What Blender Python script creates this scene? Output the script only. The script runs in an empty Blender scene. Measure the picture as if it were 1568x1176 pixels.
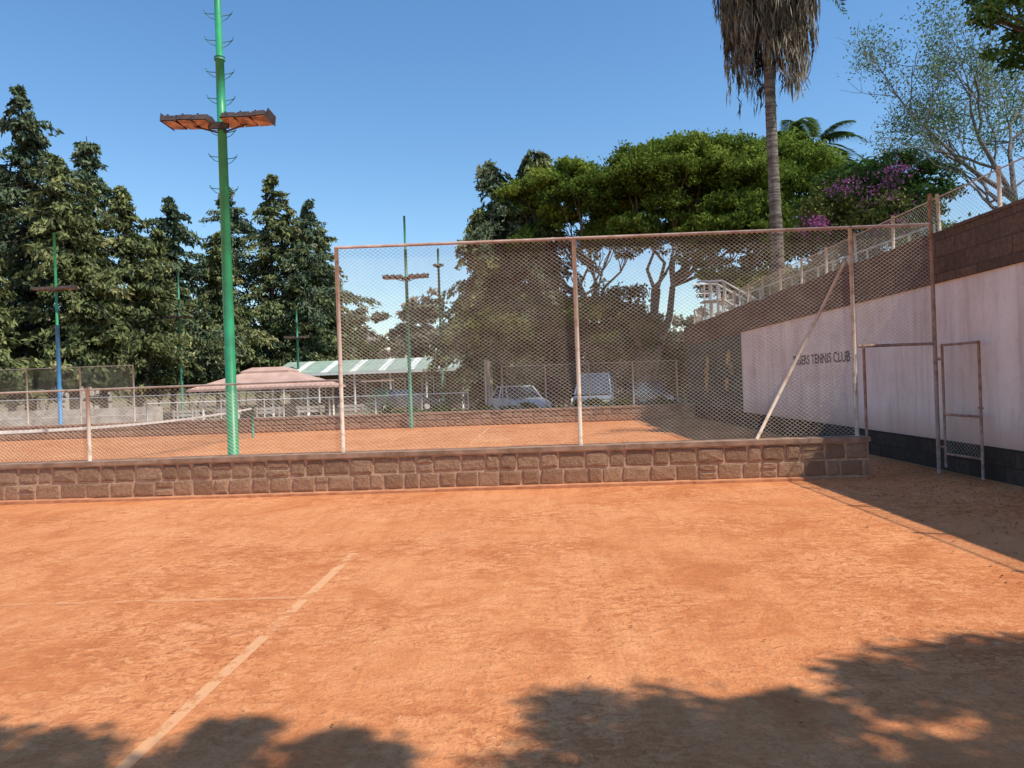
import bpy, math, random
import numpy as np
from mathutils import Vector, Matrix
random.seed(7); rng=np.random.default_rng(7)
S=bpy.context.scene
COL=S.collection
# ---------------------------------------------------------------- materials
def new_mat(name):
    m=bpy.data.materials.new(name); m.use_nodes=True
    nt=m.node_tree; nt.nodes.clear()
    out=nt.nodes.new('ShaderNodeOutputMaterial')
    return m,nt,out
def N(nt,t,**kw):
    n=nt.nodes.new(t)
    for k,v in kw.items():
        if k in n.inputs: n.inputs[k].default_value=v
        else: setattr(n,k,v)
    return n
def ramp(nt,fac,stops):
    r=nt.nodes.new('ShaderNodeValToRGB')
    e=r.color_ramp.elements
    while len(e)<len(stops): e.new(0.5)
    for i,(p,c) in enumerate(stops):
        e[i].position=p; e[i].color=(*c,1) if len(c)==3 else c
    nt.links.new(fac,r.inputs['Fac']); return r.outputs['Color']
def mixc(nt,fac,a,b,mode='MIX'):
    m=nt.nodes.new('ShaderNodeMix'); m.data_type='RGBA'; m.blend_type=mode
    for s,v in ((m.inputs['Factor'],fac),(m.inputs['A'],a),(m.inputs['B'],b)):
        if isinstance(v,bpy.types.NodeSocket): nt.links.new(v,s)
        elif isinstance(v,(int,float)): s.default_value=v
        else: s.default_value=(*v,1)
    return m.outputs['Result']
def pos(nt,scale=(1,1,1)):
    g=nt.nodes.new('ShaderNodeNewGeometry'); mp=nt.nodes.new('ShaderNodeMapping')
    mp.inputs['Scale'].default_value=scale
    nt.links.new(g.outputs['Position'],mp.inputs['Vector']); return mp.outputs['Vector']
def noise(nt,vec,scale,detail=4,rough=.55,dist=0):
    n=N(nt,'ShaderNodeTexNoise',Scale=scale,Detail=detail,Roughness=rough,Distortion=dist)
    nt.links.new(vec,n.inputs['Vector']); return n.outputs['Fac']
def bump(nt,h,strength=.3,dist=.02,prev=None):
    b=N(nt,'ShaderNodeBump',Strength=strength,Distance=dist); nt.links.new(h,b.inputs['Height'])
    if prev: nt.links.new(prev,b.inputs['Normal'])
    return b.outputs['Normal']
def finish(nt,out,col,rough=.8,metal=0,nrm=None,spec=.3):
    p=N(nt,'ShaderNodeBsdfPrincipled',Roughness=rough,Metallic=metal)
    p.inputs['Specular IOR Level'].default_value=spec
    if isinstance(col,bpy.types.NodeSocket): nt.links.new(col,p.inputs['Base Color'])
    else: p.inputs['Base Color'].default_value=(*col,1)
    if nrm: nt.links.new(nrm,p.inputs['Normal'])
    nt.links.new(p.outputs[0],out.inputs['Surface']); return p
def simple(name,c1,c2=None,scale=6,rough=.7,metal=0,bs=.15,spec=.3,lo=.35,hi=.65):
    m,nt,out=new_mat(name); v=pos(nt)
    c2=c2 or tuple(x*.7 for x in c1)
    f=noise(nt,v,scale)
    finish(nt,out,ramp(nt,f,[(lo,c2),(hi,c1)]),rough,metal,bump(nt,f,bs,.01),spec); return m
def mul(nt,a,b):
    mm=nt.nodes.new('ShaderNodeMath'); mm.operation='MULTIPLY'; nt.links.new(a,mm.inputs[0]); nt.links.new(b,mm.inputs[1]); return mm.outputs[0]
def clay_mat():
    m,nt,out=new_mat('clay'); v=pos(nt)
    big=noise(nt,v,.33,4,.6,.4); mid=noise(nt,v,1.3,6,.65,.8)
    foot=noise(nt,pos(nt,(1,1.6,1)),8.5,3,.62,1.1); foot2=noise(nt,pos(nt,(1.5,1,1)),17,3,.6,1.4); fine=noise(nt,v,48,4,.7); grain=noise(nt,v,240,2,.6)
    drag=noise(nt,pos(nt,(3.2,.35,1)),2.2,5,.65,.3)
    c=ramp(nt,big,[(.34,(.54,.185,.068)),(.5,(.63,.235,.09)),(.66,(.73,.315,.138))])
    c=mixc(nt,ramp(nt,mid,[(.40,(0,0,0)),(.68,(.75,.75,.75))]),c,(.76,.345,.158))
    c=mixc(nt,ramp(nt,mid,[(.30,(.7,.7,.7)),(.46,(0,0,0))]),c,(.47,.155,.058))
    c=mixc(nt,ramp(nt,drag,[(.36,(.4,.4,.4)),(.52,(0,0,0))]),c,(.50,.17,.066))
    dark=ramp(nt,foot,[(.40,(1,1,1)),(.49,(0,0,0))])
    lite=ramp(nt,foot,[(.56,(0,0,0)),(.66,(1,1,1))])
    reg=ramp(nt,noise(nt,v,.55,3),[(.38,(.12,.12,.12)),(.60,(.75,.75,.75))])
    c=mixc(nt,mul(nt,dark,reg),c,(.43,.138,.052))
    c=mixc(nt,mul(nt,lite,reg),c,(.78,.375,.18))
    c=mixc(nt,mul(nt,ramp(nt,foot2,[(.36,(1,1,1)),(.44,(0,0,0))]),reg),c,(.37,.115,.045))
    c=mixc(nt,ramp(nt,fine,[(.32,(.5,.5,.5)),(.52,(0,0,0))]),c,(.41,.13,.05))
    c=mixc(nt,ramp(nt,grain,[(.55,(0,0,0)),(.72,(.32,.32,.32))]),c,(.82,.46,.25))
    n=bump(nt,foot,.6,.03); n=bump(nt,foot2,.5,.015,n); n=bump(nt,fine,.6,.01,n); n=bump(nt,grain,.4,.002,n)
    finish(nt,out,c,.95,0,n,.05); return m
def line_mat(name,lo,hi,mx_=.55):
    m,nt,out=new_mat(name); v=pos(nt)
    f=noise(nt,v,5,6,.75); g=noise(nt,v,1.1,2)
    mx=nt.nodes.new('ShaderNodeMath'); mx.operation='ADD'; nt.links.new(f,mx.inputs[0]); nt.links.new(g,mx.inputs[1])
    c=ramp(nt,mx.outputs[0],[(.85,(.80,.36,.16)),(1.15,(.86,.48,.25))])
    pr=finish(nt,out,c,.95,0,bump(nt,f,.4,.012),.0)
    tr=nt.nodes.new('ShaderNodeBsdfTransparent'); ms=nt.nodes.new('ShaderNodeMixShader')
    fac=ramp(nt,mx.outputs[0],[(lo,(0,0,0)),(hi,(mx_,)*3)])
    nt.links.new(fac,ms.inputs[0]); nt.links.new(tr.outputs[0],ms.inputs[1]); nt.links.new(pr.outputs[0],ms.inputs[2])
    nt.links.new(ms.outputs[0],out.inputs['Surface']); return m
def leaf_mat(name,dark,light,alt=None,trans=0):
    m,nt,out=new_mat(name)
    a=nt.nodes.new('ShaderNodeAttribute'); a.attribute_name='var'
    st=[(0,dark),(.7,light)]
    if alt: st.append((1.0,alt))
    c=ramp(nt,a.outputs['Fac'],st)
    d=N(nt,'ShaderNodeBsdfDiffuse'); nt.links.new(c,d.inputs['Color'])
    if trans<=0: nt.links.new(d.outputs[0],out.inputs['Surface']); return m
    t=N(nt,'ShaderNodeBsdfTranslucent'); nt.links.new(c,t.inputs['Color'])
    ms=nt.nodes.new('ShaderNodeMixShader'); ms.inputs[0].default_value=trans
    nt.links.new(d.outputs[0],ms.inputs[1]); nt.links.new(t.outputs[0],ms.inputs[2])
    nt.links.new(ms.outputs[0],out.inputs['Surface']); return m
def stone_mat(name,c1,c2,c3):
    m,nt,out=new_mat(name); v=pos(nt)
    a=nt.nodes.new('ShaderNodeAttribute'); a.attribute_name='var'
    c=ramp(nt,a.outputs['Fac'],[(0,c1),(.5,c2),(1,c3)])
    f=noise(nt,v,22,6,.7); f2=noise(nt,v,90,3,.7)
    c=mixc(nt,ramp(nt,f,[(.35,(.55,.55,.55)),(.6,(0,0,0))]),c,tuple(x*.5 for x in c1))
    c=mixc(nt,ramp(nt,f2,[(.55,(0,0,0)),(.75,(.5,.5,.5))]),c,tuple(min(1,x*1.5) for x in c3))
    # clay dust blown on to the foot of the wall
    s=nt.nodes.new('ShaderNodeSeparateXYZ'); g=nt.nodes.new('ShaderNodeNewGeometry'); nt.links.new(g.outputs['Position'],s.inputs[0])
    c=mixc(nt,ramp(nt,s.outputs[2],[(.0,(.45,.45,.45)),(.30,(.08,.08,.08))]),c,(.50,.22,.11))
    n=bump(nt,f,.9,.03); n=bump(nt,f2,.5,.006,n)
    finish(nt,out,c,.92,0,n,.1); return m
def block_mat(name,c1,c2,mort,w,h,stain=None):
    m,nt,out=new_mat(name)
    g=nt.nodes.new('ShaderNodeNewGeometry'); s=nt.nodes.new('ShaderNodeSeparateXYZ'); cb=nt.nodes.new('ShaderNodeCombineXYZ')
    nt.links.new(g.outputs['Position'],s.inputs[0]); 
    ad=nt.nodes.new('ShaderNodeMath'); ad.operation='ADD'; nt.links.new(s.outputs[0],ad.inputs[0]); nt.links.new(s.outputs[1],ad.inputs[1])
    nt.links.new(ad.outputs[0],cb.inputs[0]); nt.links.new(s.outputs[2],cb.inputs[1])
    b=nt.nodes.new('ShaderNodeTexBrick'); nt.links.new(cb.outputs[0],b.inputs['Vector'])
    b.inputs['Scale'].default_value=1; b.inputs['Brick Width'].default_value=w; b.inputs['Row Height'].default_value=h
    b.inputs['Mortar Size'].default_value=.012; b.inputs['Mortar Smooth'].default_value=.3; b.inputs['Bias'].default_value=0
    b.inputs['Color1'].default_value=(*c1,1); b.inputs['Color2'].default_value=(*c2,1); b.inputs['Mortar'].default_value=(*mort,1)
    v=pos(nt); f=noise(nt,v,14,5,.7)
    c=mixc(nt,ramp(nt,f,[(.35,(.7,.7,.7)),(.62,(0,0,0))]),b.outputs['Color'],tuple(x*.4 for x in c1))
    n=bump(nt,b.outputs['Fac'],-.8,.02); n=bump(nt,f,.8,.03,n)
    finish(nt,out,c,.9,0,n,.12); return m
def plaster_mat():
    m,nt,out=new_mat('whitewashed_plaster'); v=pos(nt,(1,1,.35)); v2=pos(nt)
    f=noise(nt,v,2.2,6,.65); f2=noise(nt,v2,14,5,.7); f3=noise(nt,v2,1.2,3)
    c=ramp(nt,f,[(.3,(.66,.52,.46)),(.5,(.79,.67,.61)),(.7,(.84,.74,.69))])
    c=mixc(nt,ramp(nt,f2,[(.28,(.55,.55,.55)),(.44,(0,0,0))]),c,(.52,.40,.35))
    c=mixc(nt,ramp(nt,noise(nt,pos(nt,(1,2.5,.12)),1.6,5,.7),[(.50,(0,0,0)),(.70,(.5,.5,.5))]),c,(.44,.34,.30))
    c=mixc(nt,ramp(nt,f3,[(.55,(0,0,0)),(.68,(.3,.3,.3))]),c,(.50,.42,.38))
    s=nt.nodes.new('ShaderNodeSeparateXYZ'); g=nt.nodes.new('ShaderNodeNewGeometry'); nt.links.new(g.outputs['Position'],s.inputs[0])
    c=mixc(nt,ramp(nt,s.outputs[2],[(.45,(.75,.75,.75)),(.95,(0,0,0))]),c,(.55,.34,.26))
    n=bump(nt,f2,.5,.012); n=bump(nt,f3,.3,.05,n)
    finish(nt,out,c,.9,0,n,.1); return m

M={}
M['clay']=clay_mat(); M['line']=line_mat('worn_line_paint',.84,1.10,.65); M['faint']=line_mat('nearly_gone_line_paint',.98,1.22,.4)
M['dirt']=simple('dry_earth',(.30,.20,.12),(.14,.14,.07),.6,.95)
M['grass']=simple('dry_grass',(.18,.19,.07),(.11,.09,.05),1.2,.95)
M['stone']=stone_mat('rough_stone',(.24,.155,.10),(.33,.215,.14),(.41,.275,.18))
M['mortar']=simple('mortar',(.56,.37,.25),(.38,.235,.155),12,.95,0,.4)
M['coping']=simple('coping_concrete',(.38,.245,.17),(.22,.135,.09),5,.95,0,.5)
M['kerb']=simple('kerb_clayed',(.60,.27,.13),(.42,.17,.085),6,.95,0,.5)
M['block']=block_mat('brown_stone_block',(.19,.115,.08),(.125,.08,.06),(.09,.065,.05),.52,.25)
M['dblock']=block_mat('dark_stone_block',(.10,.075,.06),(.06,.05,.04),(.05,.04,.035),.4,.22)
M['plaster']=plaster_mat()
M['post']=simple('weathered_fence_post',(.60,.48,.38),(.40,.27,.19),9,.75,.1,.3,lo=.3,hi=.5)
M['rust']=simple('rust_pipe',(.45,.30,.24),(.26,.15,.11),12,.8,.1,.3)
M['rail']=simple('rusty_top_rail',(.50,.36,.30),(.35,.21,.16),5,.8,.1,.3)
M['wire']=simple('galvanised_wire',(.68,.58,.46),(.50,.39,.30),4,.5,.15,0)
M['farwire']=simple('far_wire',(.46,.42,.35),(.35,.30,.24),4,.6,.2,0)
M['green']=simple('green_pole_paint',(.035,.34,.14),(.03,.23,.10),3,.42,0,.1,.5)
M['dgreen']=simple('dark_green_paint',(.05,.23,.14),(.035,.15,.09),3,.5,0,.1,.5)
M['blue']=simple('blue_pole_paint',(.07,.28,.52),(.05,.19,.38),3,.5,0,.1,.5)
M['lampdark']=simple('lamp_housing',(.12,.075,.06),(.06,.045,.04),10,.6,.3)
M['lampglass']=simple('rusty_reflector',(.60,.33,.22),(.20,.09,.06),5,.35,.2,lo=.42,hi=.58)
M['white']=simple('white_paint',(.78,.77,.74),(.62,.60,.56),5,.6)
M['bark']=simple('bark',(.17,.125,.09),(.08,.06,.045),9,.95,0,.8)
M['acbark']=simple('acacia_bark',(.25,.19,.14),(.10,.08,.06),5,.95,0,.8)
M['pbark']=simple('grey_bark',(.20,.18,.165),(.11,.10,.09),9,.95,0,.8)
m,nt,out=new_mat('palm_trunk'); v=pos(nt,(.6,.6,5)); f=noise(nt,v,2.6,5,.7,.3); f2=noise(nt,pos(nt),18,4,.7)
c=ramp(nt,f,[(.36,(.075,.058,.045)),(.5,(.20,.16,.13)),(.64,(.36,.31,.26))])
c=mixc(nt,ramp(nt,f2,[(.35,(.5,.5,.5)),(.55,(0,0,0))]),c,(.09,.07,.055))
finish(nt,out,c,.95,0,bump(nt,f,1,.04),.1); M['palmtrunk']=m
M['netdark']=simple('net_black',(.05,.05,.05),None,4,.9)
M['roofred']=simple('faded_pink_roof',(.58,.38,.30),(.46,.29,.23),1.5,.8)
M['tin']=simple('green_tin_roof',(.36,.45,.36),(.26,.35,.28),1.5,.6)
M['tinw']=simple('white_tin_roof',(.76,.77,.72),(.62,.64,.59),1.5,.6)
M['shade']=simple('porch_wall',(.20,.15,.11),(.12,.09,.07),1.5,.9)
M['black']=simple('tyre_rubber',(.02,.02,.02),None,8,.8)
M['glass']=simple('car_glass',(.06,.09,.12),(.04,.06,.08),1,.1,0,0,.8)
M['window']=simple('dark_window',(.05,.06,.07),(.03,.035,.04),1,.15,0,0,.7)
M['carw']=simple('white_car_paint',(.72,.73,.74),(.66,.67,.69),1,.25,0,0,.6)
M['carb']=simple('blue_grey_car_paint',(.22,.29,.36),(.18,.24,.31),1,.25,0,0,.6)
M['card']=simple('dark_car_paint',(.07,.075,.085),(.05,.055,.06),1,.25,0,0,.6)
M['concrete']=simple('pale_concrete',(.60,.53,.46),(.40,.32,.26),3,.9,0,.3)
M['mgreen']=simple('mural_green',(.060,.10,.062),(.04,.055,.045),2.5,.9)
M['myellow']=simple('mural_yellow',(.42,.31,.11),(.12,.11,.06),7,.9)
M['text']=simple('sign_black_paint',(.06,.05,.07),(.16,.14,.15),9,.9)
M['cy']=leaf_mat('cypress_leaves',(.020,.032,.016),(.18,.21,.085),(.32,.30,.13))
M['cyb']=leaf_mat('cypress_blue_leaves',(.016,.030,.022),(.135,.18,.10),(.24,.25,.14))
M['ac']=leaf_mat('acacia_leaves',(.028,.052,.012),(.18,.25,.042),(.34,.39,.08),.3)
M['dk']=leaf_mat('dark_leaves',(.018,.042,.014),(.095,.17,.045),(.18,.26,.08),.3)
M['bush']=leaf_mat('bush_leaves',(.026,.036,.012),(.145,.175,.05),(.25,.24,.09))
M['bg']=leaf_mat('distant_leaves',(.07,.085,.06),(.22,.22,.14),(.33,.28,.20))
M['bare']=leaf_mat('sparse_tree_leaves',(.05,.09,.045),(.16,.24,.11),(.26,.33,.17),.3)
M['flower']=leaf_mat('bougainvillea_flowers',(.22,.05,.18),(.50,.16,.40),(.62,.3,.52),.3)
M['palm']=leaf_mat('palm_leaves',(.03,.06,.02),(.14,.21,.07),(.26,.32,.12),.2)
M['deadpalm']=leaf_mat('dead_palm_fronds',(.05,.04,.03),(.25,.205,.145),(.42,.36,.27))
M['litter']=leaf_mat('dry_leaves',(.06,.03,.02),(.18,.09,.05),(.3,.17,.1))

# ---------------------------------------------------------------- mesh builder
class MB:
    def __init__(s): s.v=[];s.f=[];s.m=[];s.a=[];s.sm=[]
    def poly(s,pts,mi=0,var=.5):
        b=len(s.v); s.v+= [tuple(p) for p in pts]; s.a+=[var]*len(pts); s.f.append(tuple(range(b,b+len(pts)))); s.m.append(mi); s.sm.append(False)
    def box(s,x0,x1,y0,y1,z0,z1,mi=0,mat=None):
        p=[(x0,y0,z0),(x1,y0,z0),(x1,y1,z0),(x0,y1,z0),(x0,y0,z1),(x1,y0,z1),(x1,y1,z1),(x0,y1,z1)]
        if mat: p=[tuple(mat@Vector(q)) for q in p]
        b=len(s.v); s.v+=p; s.a+=[.5]*8
        for q in ((0,3,2,1),(4,5,6,7),(0,1,5,4),(1,2,6,5),(2,3,7,6),(3,0,4,7)):
            s.f.append(tuple(b+i for i in q)); s.m.append(mi); s.sm.append(False)
    def tube(s,pts,rad,n=6,mi=0,cap=True):
        pts=[Vector(p) for p in pts]
        if not hasattr(rad,'__len__'): rad=[rad]*len(pts)
        b=len(s.v)
        for i,p in enumerate(pts):
            d=(pts[min(i+1,len(pts)-1)]-pts[max(i-1,0)])
            d=d.normalized() if d.length>1e-9 else Vector((0,0,1))
            up=Vector((0,0,1)) if abs(d.z)<.9 else Vector((1,0,0))
            a=d.cross(up).normalized(); c=a.cross(d)
            for k in range(n):
                t=2*math.pi*k/n
                s.v.append(tuple(p+(a*math.cos(t)+c*math.sin(t))*rad[i])); s.a.append(.5)
        for i in range(len(pts)-1):
            for k in range(n):
                k2=(k+1)%n
                s.f.append((b+i*n+k,b+i*n+k2,b+(i+1)*n+k2,b+(i+1)*n+k)); s.m.append(mi); s.sm.append(n>4)
        if cap:
            s.f.append(tuple(b+k for k in range(n))); s.m.append(mi); s.sm.append(False)
            e=b+(len(pts)-1)*n
            s.f.append(tuple(e+n-1-k for k in range(n))); s.m.append(mi); s.sm.append(False)
    def build(s,name,mats,parent=None):
        me=bpy.data.meshes.new(name); me.from_pydata(s.v,[],s.f)
        for m in mats: me.materials.append(M[m])
        me.polygons.foreach_set('material_index',s.m); me.polygons.foreach_set('use_smooth',s.sm)
        at=me.attributes.new('var','FLOAT','POINT'); at.data.foreach_set('value',s.a)
        me.update()
        o=bpy.data.objects.new(name,me); COL.objects.link(o)
        if parent: o.parent=parent
        return o
def empty(name):
    e=bpy.data.objects.new(name,None); COL.objects.link(e); e.empty_display_size=.2; return e
class Leaves:
    def __init__(s): s.P=[];s.A=[];s.B=[];s.V=[]
    def add(s,P,A,B,V): s.P.append(P);s.A.append(A);s.B.append(B);s.V.append(V)
    def build(s,name,mat,parent=None):
        P=np.concatenate(s.P);A=np.concatenate(s.A);B=np.concatenate(s.B);V=np.clip(np.concatenate(s.V),0,1)
        n=len(P); v=np.empty((n,4,3)); v[:,0]=P-A; v[:,1]=P+B*1.0-A*.1; v[:,2]=P+A; v[:,3]=P-B
        me=bpy.data.meshes.new(name); me.vertices.add(n*4); me.loops.add(n*4); me.polygons.add(n)
        me.vertices.foreach_set('co',v.reshape(-1)); me.loops.foreach_set('vertex_index',np.arange(n*4,dtype=np.int32))
        me.polygons.foreach_set('loop_start',np.arange(0,n*4,4,dtype=np.int32))
        at=me.attributes.new('var','FLOAT','POINT'); at.data.foreach_set('value',np.repeat(V,4))
        me.update(calc_edges=True); me.validate(); me.materials.append(M[mat])
        o=bpy.data.objects.new(name,me); COL.objects.link(o)
        if parent: o.parent=parent
        return o
def rdir(n):
    d=rng.normal(size=(n,3)); return d/np.linalg.norm(d,axis=1)[:,None]
def blob(L,c,r,n,size,subs=None,var0=.5,sub_r=.28,gap=0):
    c=np.array(c,float); r=np.array(r if hasattr(r,'__len__') else (r,r,r),float)
    subs=subs or max(6,int(n/60)); d=rdir(subs); d[:,2]=np.where(rng.random(subs)<.65,np.abs(d[:,2]),d[:,2])
    rad=rng.uniform(.35,1.0,subs)**.6
    C=c+d*r*rad[:,None]
    k=rng.integers(0,subs,n); sv=rng.normal(0,.13,subs)
    off=rng.normal(size=(n,3))*sub_r*np.array([1,1,.6])*min(r.mean(),2.2)*.6
    P=C[k]+off
    A=rdir(n)*size*rng.uniform(.6,1.3,n)[:,None]; B=np.cross(A,rdir(n)); B/= (np.linalg.norm(B,axis=1)[:,None]+1e-9); B*=size*.5*rng.uniform(.6,1.2,n)[:,None]
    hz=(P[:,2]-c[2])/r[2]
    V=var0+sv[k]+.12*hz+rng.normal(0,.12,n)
    L.add(P,A,B,V)
def conifer(name,x,y,z0,z1,R,mat='cy',nb=120,lpb=80,start=.14,size=.26,droop=.5,pw=.8,tops=1):
    E=empty(name); t=MB(); L=Leaves()
    for tp in range(tops):
        ox,oy=(0,0) if tp==0 else (random.uniform(-1.6,1.6),random.uniform(-1,1)); H=(z1-z0)*(1 if tp==0 else random.uniform(.78,.93)); RR=R*(1 if tp==0 else .75)
        lean=random.uniform(-.6,.6)
        def ax(t_): return Vector((x+ox*min(1,t_*2)+lean*t_*t_,y+oy*min(1,t_*2),z0+H*t_))
        t.tube([ax(i/8) for i in range(9)],[max(.02,.015*H*(1-i/8.3)) for i in range(9)],7)
        lop=[random.uniform(.45,1.3) for _ in range(14)]; aoff=random.uniform(0,6.28)
        for i in range(nb if tp==0 else nb//2):
            q_=(i/(nb if tp==0 else nb//2))
            f=start+(1-start)*q_**.85; f=min(.99,f+random.uniform(-.02,.02))
            az=random.uniform(0,2*math.pi)
            ln=RR*((1-f)**pw)*random.uniform(.4,1.25)*lop[int(f*13.9)]*(1+.3*math.cos(az*2+aoff+f*9))+.22
            if f<start+.12: ln*=.75
            rise=random.uniform(-.05,.5); o=ax(f); d=Vector((math.cos(az),math.sin(az),0))
            def bp(s_): return o+d*ln*s_+Vector((0,0,ln*(rise*s_-droop*s_*s_*.8)))
            t.tube([bp(0),bp(.5),bp(1)],[.05,.03,.01],4,cap=False)
            n=int(lpb*(.3+ln/R)); s=rng.uniform(.1,1.05,n)
            base=np.array(o)+np.outer(s*ln,np.array(d)); base[:,2]+=ln*(rise*s-droop*s*s*.8)
            side=np.array([-d.y,d.x,0]); w=(.10+.20*ln*(1-s*.6))
            base+=np.outer(rng.normal(0,1,n)*w*.5,side); base[:,2]-=np.abs(rng.normal(0,.22,n))*(.5+.3*ln*.5)
            base+=rng.normal(0,.06,(n,3))
            A=np.outer(np.ones(n),np.array([d.x*.6,d.y*.6,-.6]))+rng.normal(0,.5,(n,3)); A/=np.linalg.norm(A,axis=1)[:,None]; A*=size*rng.uniform(.6,1.4,n)[:,None]
            B=np.cross(A,rdir(n)); B/=np.linalg.norm(B,axis=1)[:,None]+1e-9; B*=size*.38
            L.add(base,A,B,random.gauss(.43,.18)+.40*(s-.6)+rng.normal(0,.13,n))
    t.build('trunk',['bark'],E); L.build('foliage',mat,E); return E
def limb(t,a,b,r0,r1,n=5,wob=.12):
    a=Vector(a);b=Vector(b); L_=(b-a).length; pts=[];rs=[]
    for i in range(n+1):
        s=i/n; p=a.lerp(b,s)
        if 0<i<n: p+=Vector((random.gauss(0,1),random.gauss(0,1),random.gauss(0,.5)))*wob*L_*.35
        p.z+=math.sin(s*math.pi)*L_*-.05
        pts.append(p); rs.append(r0+(r1-r0)*s)
    t.tube(pts,rs,6); return pts
def broadleaf(name,base,fork,clusters,mat,n_per,size,r0=.28,bark='bark',forks=1,sub_r=.28,var0=.5,every=1,spread=.8):
    E=empty(name); t=MB(); L=Leaves()
    base=Vector(base); fk=Vector(fork)
    stems=[]
    for k in range(forks):
        f2=fk+Vector((random.uniform(-spread,spread),random.uniform(-.5,.5),random.uniform(-.4,.5)))*(forks>1)
        limb(t,base+Vector((random.uniform(-.25,.25)*(forks>1)*spread,0,-.1)),f2,r0,r0*.6); stems.append(f2)
    for i,(c,r) in enumerate(clusters):
        c=Vector(c); rr=r if not hasattr(r,'__len__') else r[0]
        if i%every==0:
            st=min(stems,key=lambda q:(q-c).length+random.random())
            p=limb(t,st,c,r0*.4,.025)
            for _ in range(3):
                limb(t,p[3],c+Vector((random.gauss(0,.5),random.gauss(0,.5),random.gauss(.1,.25)))*rr,.035,.01,3)
        vol=(np.prod(r) if hasattr(r,'__len__') else r**3)**.6
        blob(L,c,r,int(n_per*max(.25,vol)),size,var0=var0+random.gauss(0,.09),sub_r=sub_r)
    t.build('trunk_and_limbs',[bark],E); L.build('foliage',mat,E); return E
def bush_mass(name,items,mat,n_per,size,z0=0,var0=.45,stems=True):
    E=empty(name); L=Leaves(); t=MB()
    for c,r in items:
        blob(L,c,r,n_per,size,var0=var0+random.gauss(0,.12),sub_r=.3)
        if stems: limb(t,(c[0],c[1],z0),c,.06,.02)
    if stems: t.build('stems',['bark'],E)
    L.build('foliage',mat,E); return E

# ---------------------------------------------------------------- ground
g=MB(); g.poly([(-400,-60,0),(400,-60,0),(400,700,0),(-400,700,0)]); g.build('ground',['dirt'])
g=MB(); g.poly([(-45,-14,.004),(6.2,-14,.004),(6.2,28.2,.004),(-45,28.2,.004)]); g.build('clay_tennis_court',['clay'])
g=MB(); z=.008
g.poly([(-1.82,3.0,z),(-1.75,3.0,z),(-1.745,6.9,z),(-1.825,6.9,z)])
E=empty('court_line_markings'); g.build('near_line',['line'],E)
g=MB()
g.poly([(-9,5.44,z),(-1.84,5.44,z),(-1.84,5.50,z),(-9,5.50,z)]); g.poly([(-1.815,1,z),(-1.755,1,z),(-1.755,2.99,z),(-1.815,2.99,z)]); g.build('near_worn_lines',['faint'],E)
g=MB()
for x in (-1.85,-9.9+5.5,-15.3,-21.8): g.poly([(x,13.2,z),(x+.07,13.2,z),(x+.07,26.5,z),(x,26.5,z)])
for y in (14.6,25.1): g.poly([(-21.7,y,z+.004),(-1.85,y,z+.004),(-1.85,y+.07,z+.004),(-21.7,y+.07,z+.004)])
g.build('far_lines',['line'],E)

# ---------------------------------------------------------------- low stone wall
def stone_face(mb,x0,x1,zb,zt,y,rows,w=.34,mi=0,depth=.03):
    rh=(zt-zb)/rows
    for r in range(rows):
        x=x0+random.uniform(0,.2)*(r%2)
        while x<x1-.08:
            ww=w*random.uniform(.6,1.3); xe=min(x+ww,x1)
            z0=zb+r*rh; z1=z0+rh
            split = random.random()<.12 and xe-x>.2
            parts=[(z0,z1)] if not split else [(z0,z0+rh*.5),(z0+rh*.5,z1)]
            for (a,b) in parts:
                gp=.008; j=lambda s=.018: random.uniform(-s,s)
                xa,xb=x+gp,xe-gp; za,zb2=a+gp,b-gp; cx=(xa+xb)/2; cz=(za+zb2)/2
                ring=[(xa+abs(j()),za+abs(j())),(cx+j(.04),za+abs(j(.01))),(xb-abs(j()),za+abs(j())),(xb-abs(j(.01)),cz+j(.03)),
                      (xb-abs(j(.028)),zb2-abs(j())),(cx+j(.04),zb2-abs(j(.01))),(xa+abs(j(.028)),zb2-abs(j())),(xa+abs(j(.01)),cz+j(.03))]
                dd=depth*random.uniform(.6,1.4); var=random.random()
                bI=len(mb.v)
                for (px,pz) in ring: mb.v.append((px,y,pz)); mb.a.append(var)
                for (px,pz) in ring: mb.v.append((px+(cx-px)*.06,y-dd*.75,pz+(cz-pz)*.10)); mb.a.append(var)
                for (px,pz) in ring: mb.v.append((px+(cx-px)*.32,y-dd*random.uniform(.85,1.15),pz+(cz-pz)*.35)); mb.a.append(var)
                mb.v.append((cx+j(),y-dd*random.uniform(.8,1.3),cz+j())); mb.a.append(var)
                for L0 in (0,8):
                    for k in range(8):
                        k2=(k+1)%8
                        mb.f.append((bI+L0+k,bI+L0+k2,bI+L0+8+k2,bI+L0+8+k)); mb.m.append(mi); mb.sm.append(False)
                for k in range(8):
                    mb.f.append((bI+16+k,bI+16+(k+1)%8,bI+24)); mb.m.append(mi); mb.sm.append(False)
            x=xe
W0,W1=-18,4.81
E=empty('low_stone_wall')
w=MB(); w.box(W0,W1,11.0,11.32,0,.53); w.build('mortar_core',['mortar'],E)
w=MB(); stone_face(w,W0,W1,.03,.52,11.0,2,.33,0,.02); w.build('stones',['stone'],E)
w=MB()
x=W0
while x<W1:
    xe=min(x+random.uniform(1.2,2.6),W1+.02); dz=random.uniform(-.004,.004)
    w.box(x+.002,xe-.002,10.955,11.36,.53+.001,.595+dz); x=xe
w.build('coping',['coping'],E)
w=MB(); x=W0
while x<W1-.9:
    xe=min(x+random.uniform(2,5),W1-.9); dz=random.uniform(-.006,.006)
    w.box(x+.004,xe-.004,10.80,10.998,.006,.04+dz); x=xe
w.build('base_kerb',['kerb'],E)

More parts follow.
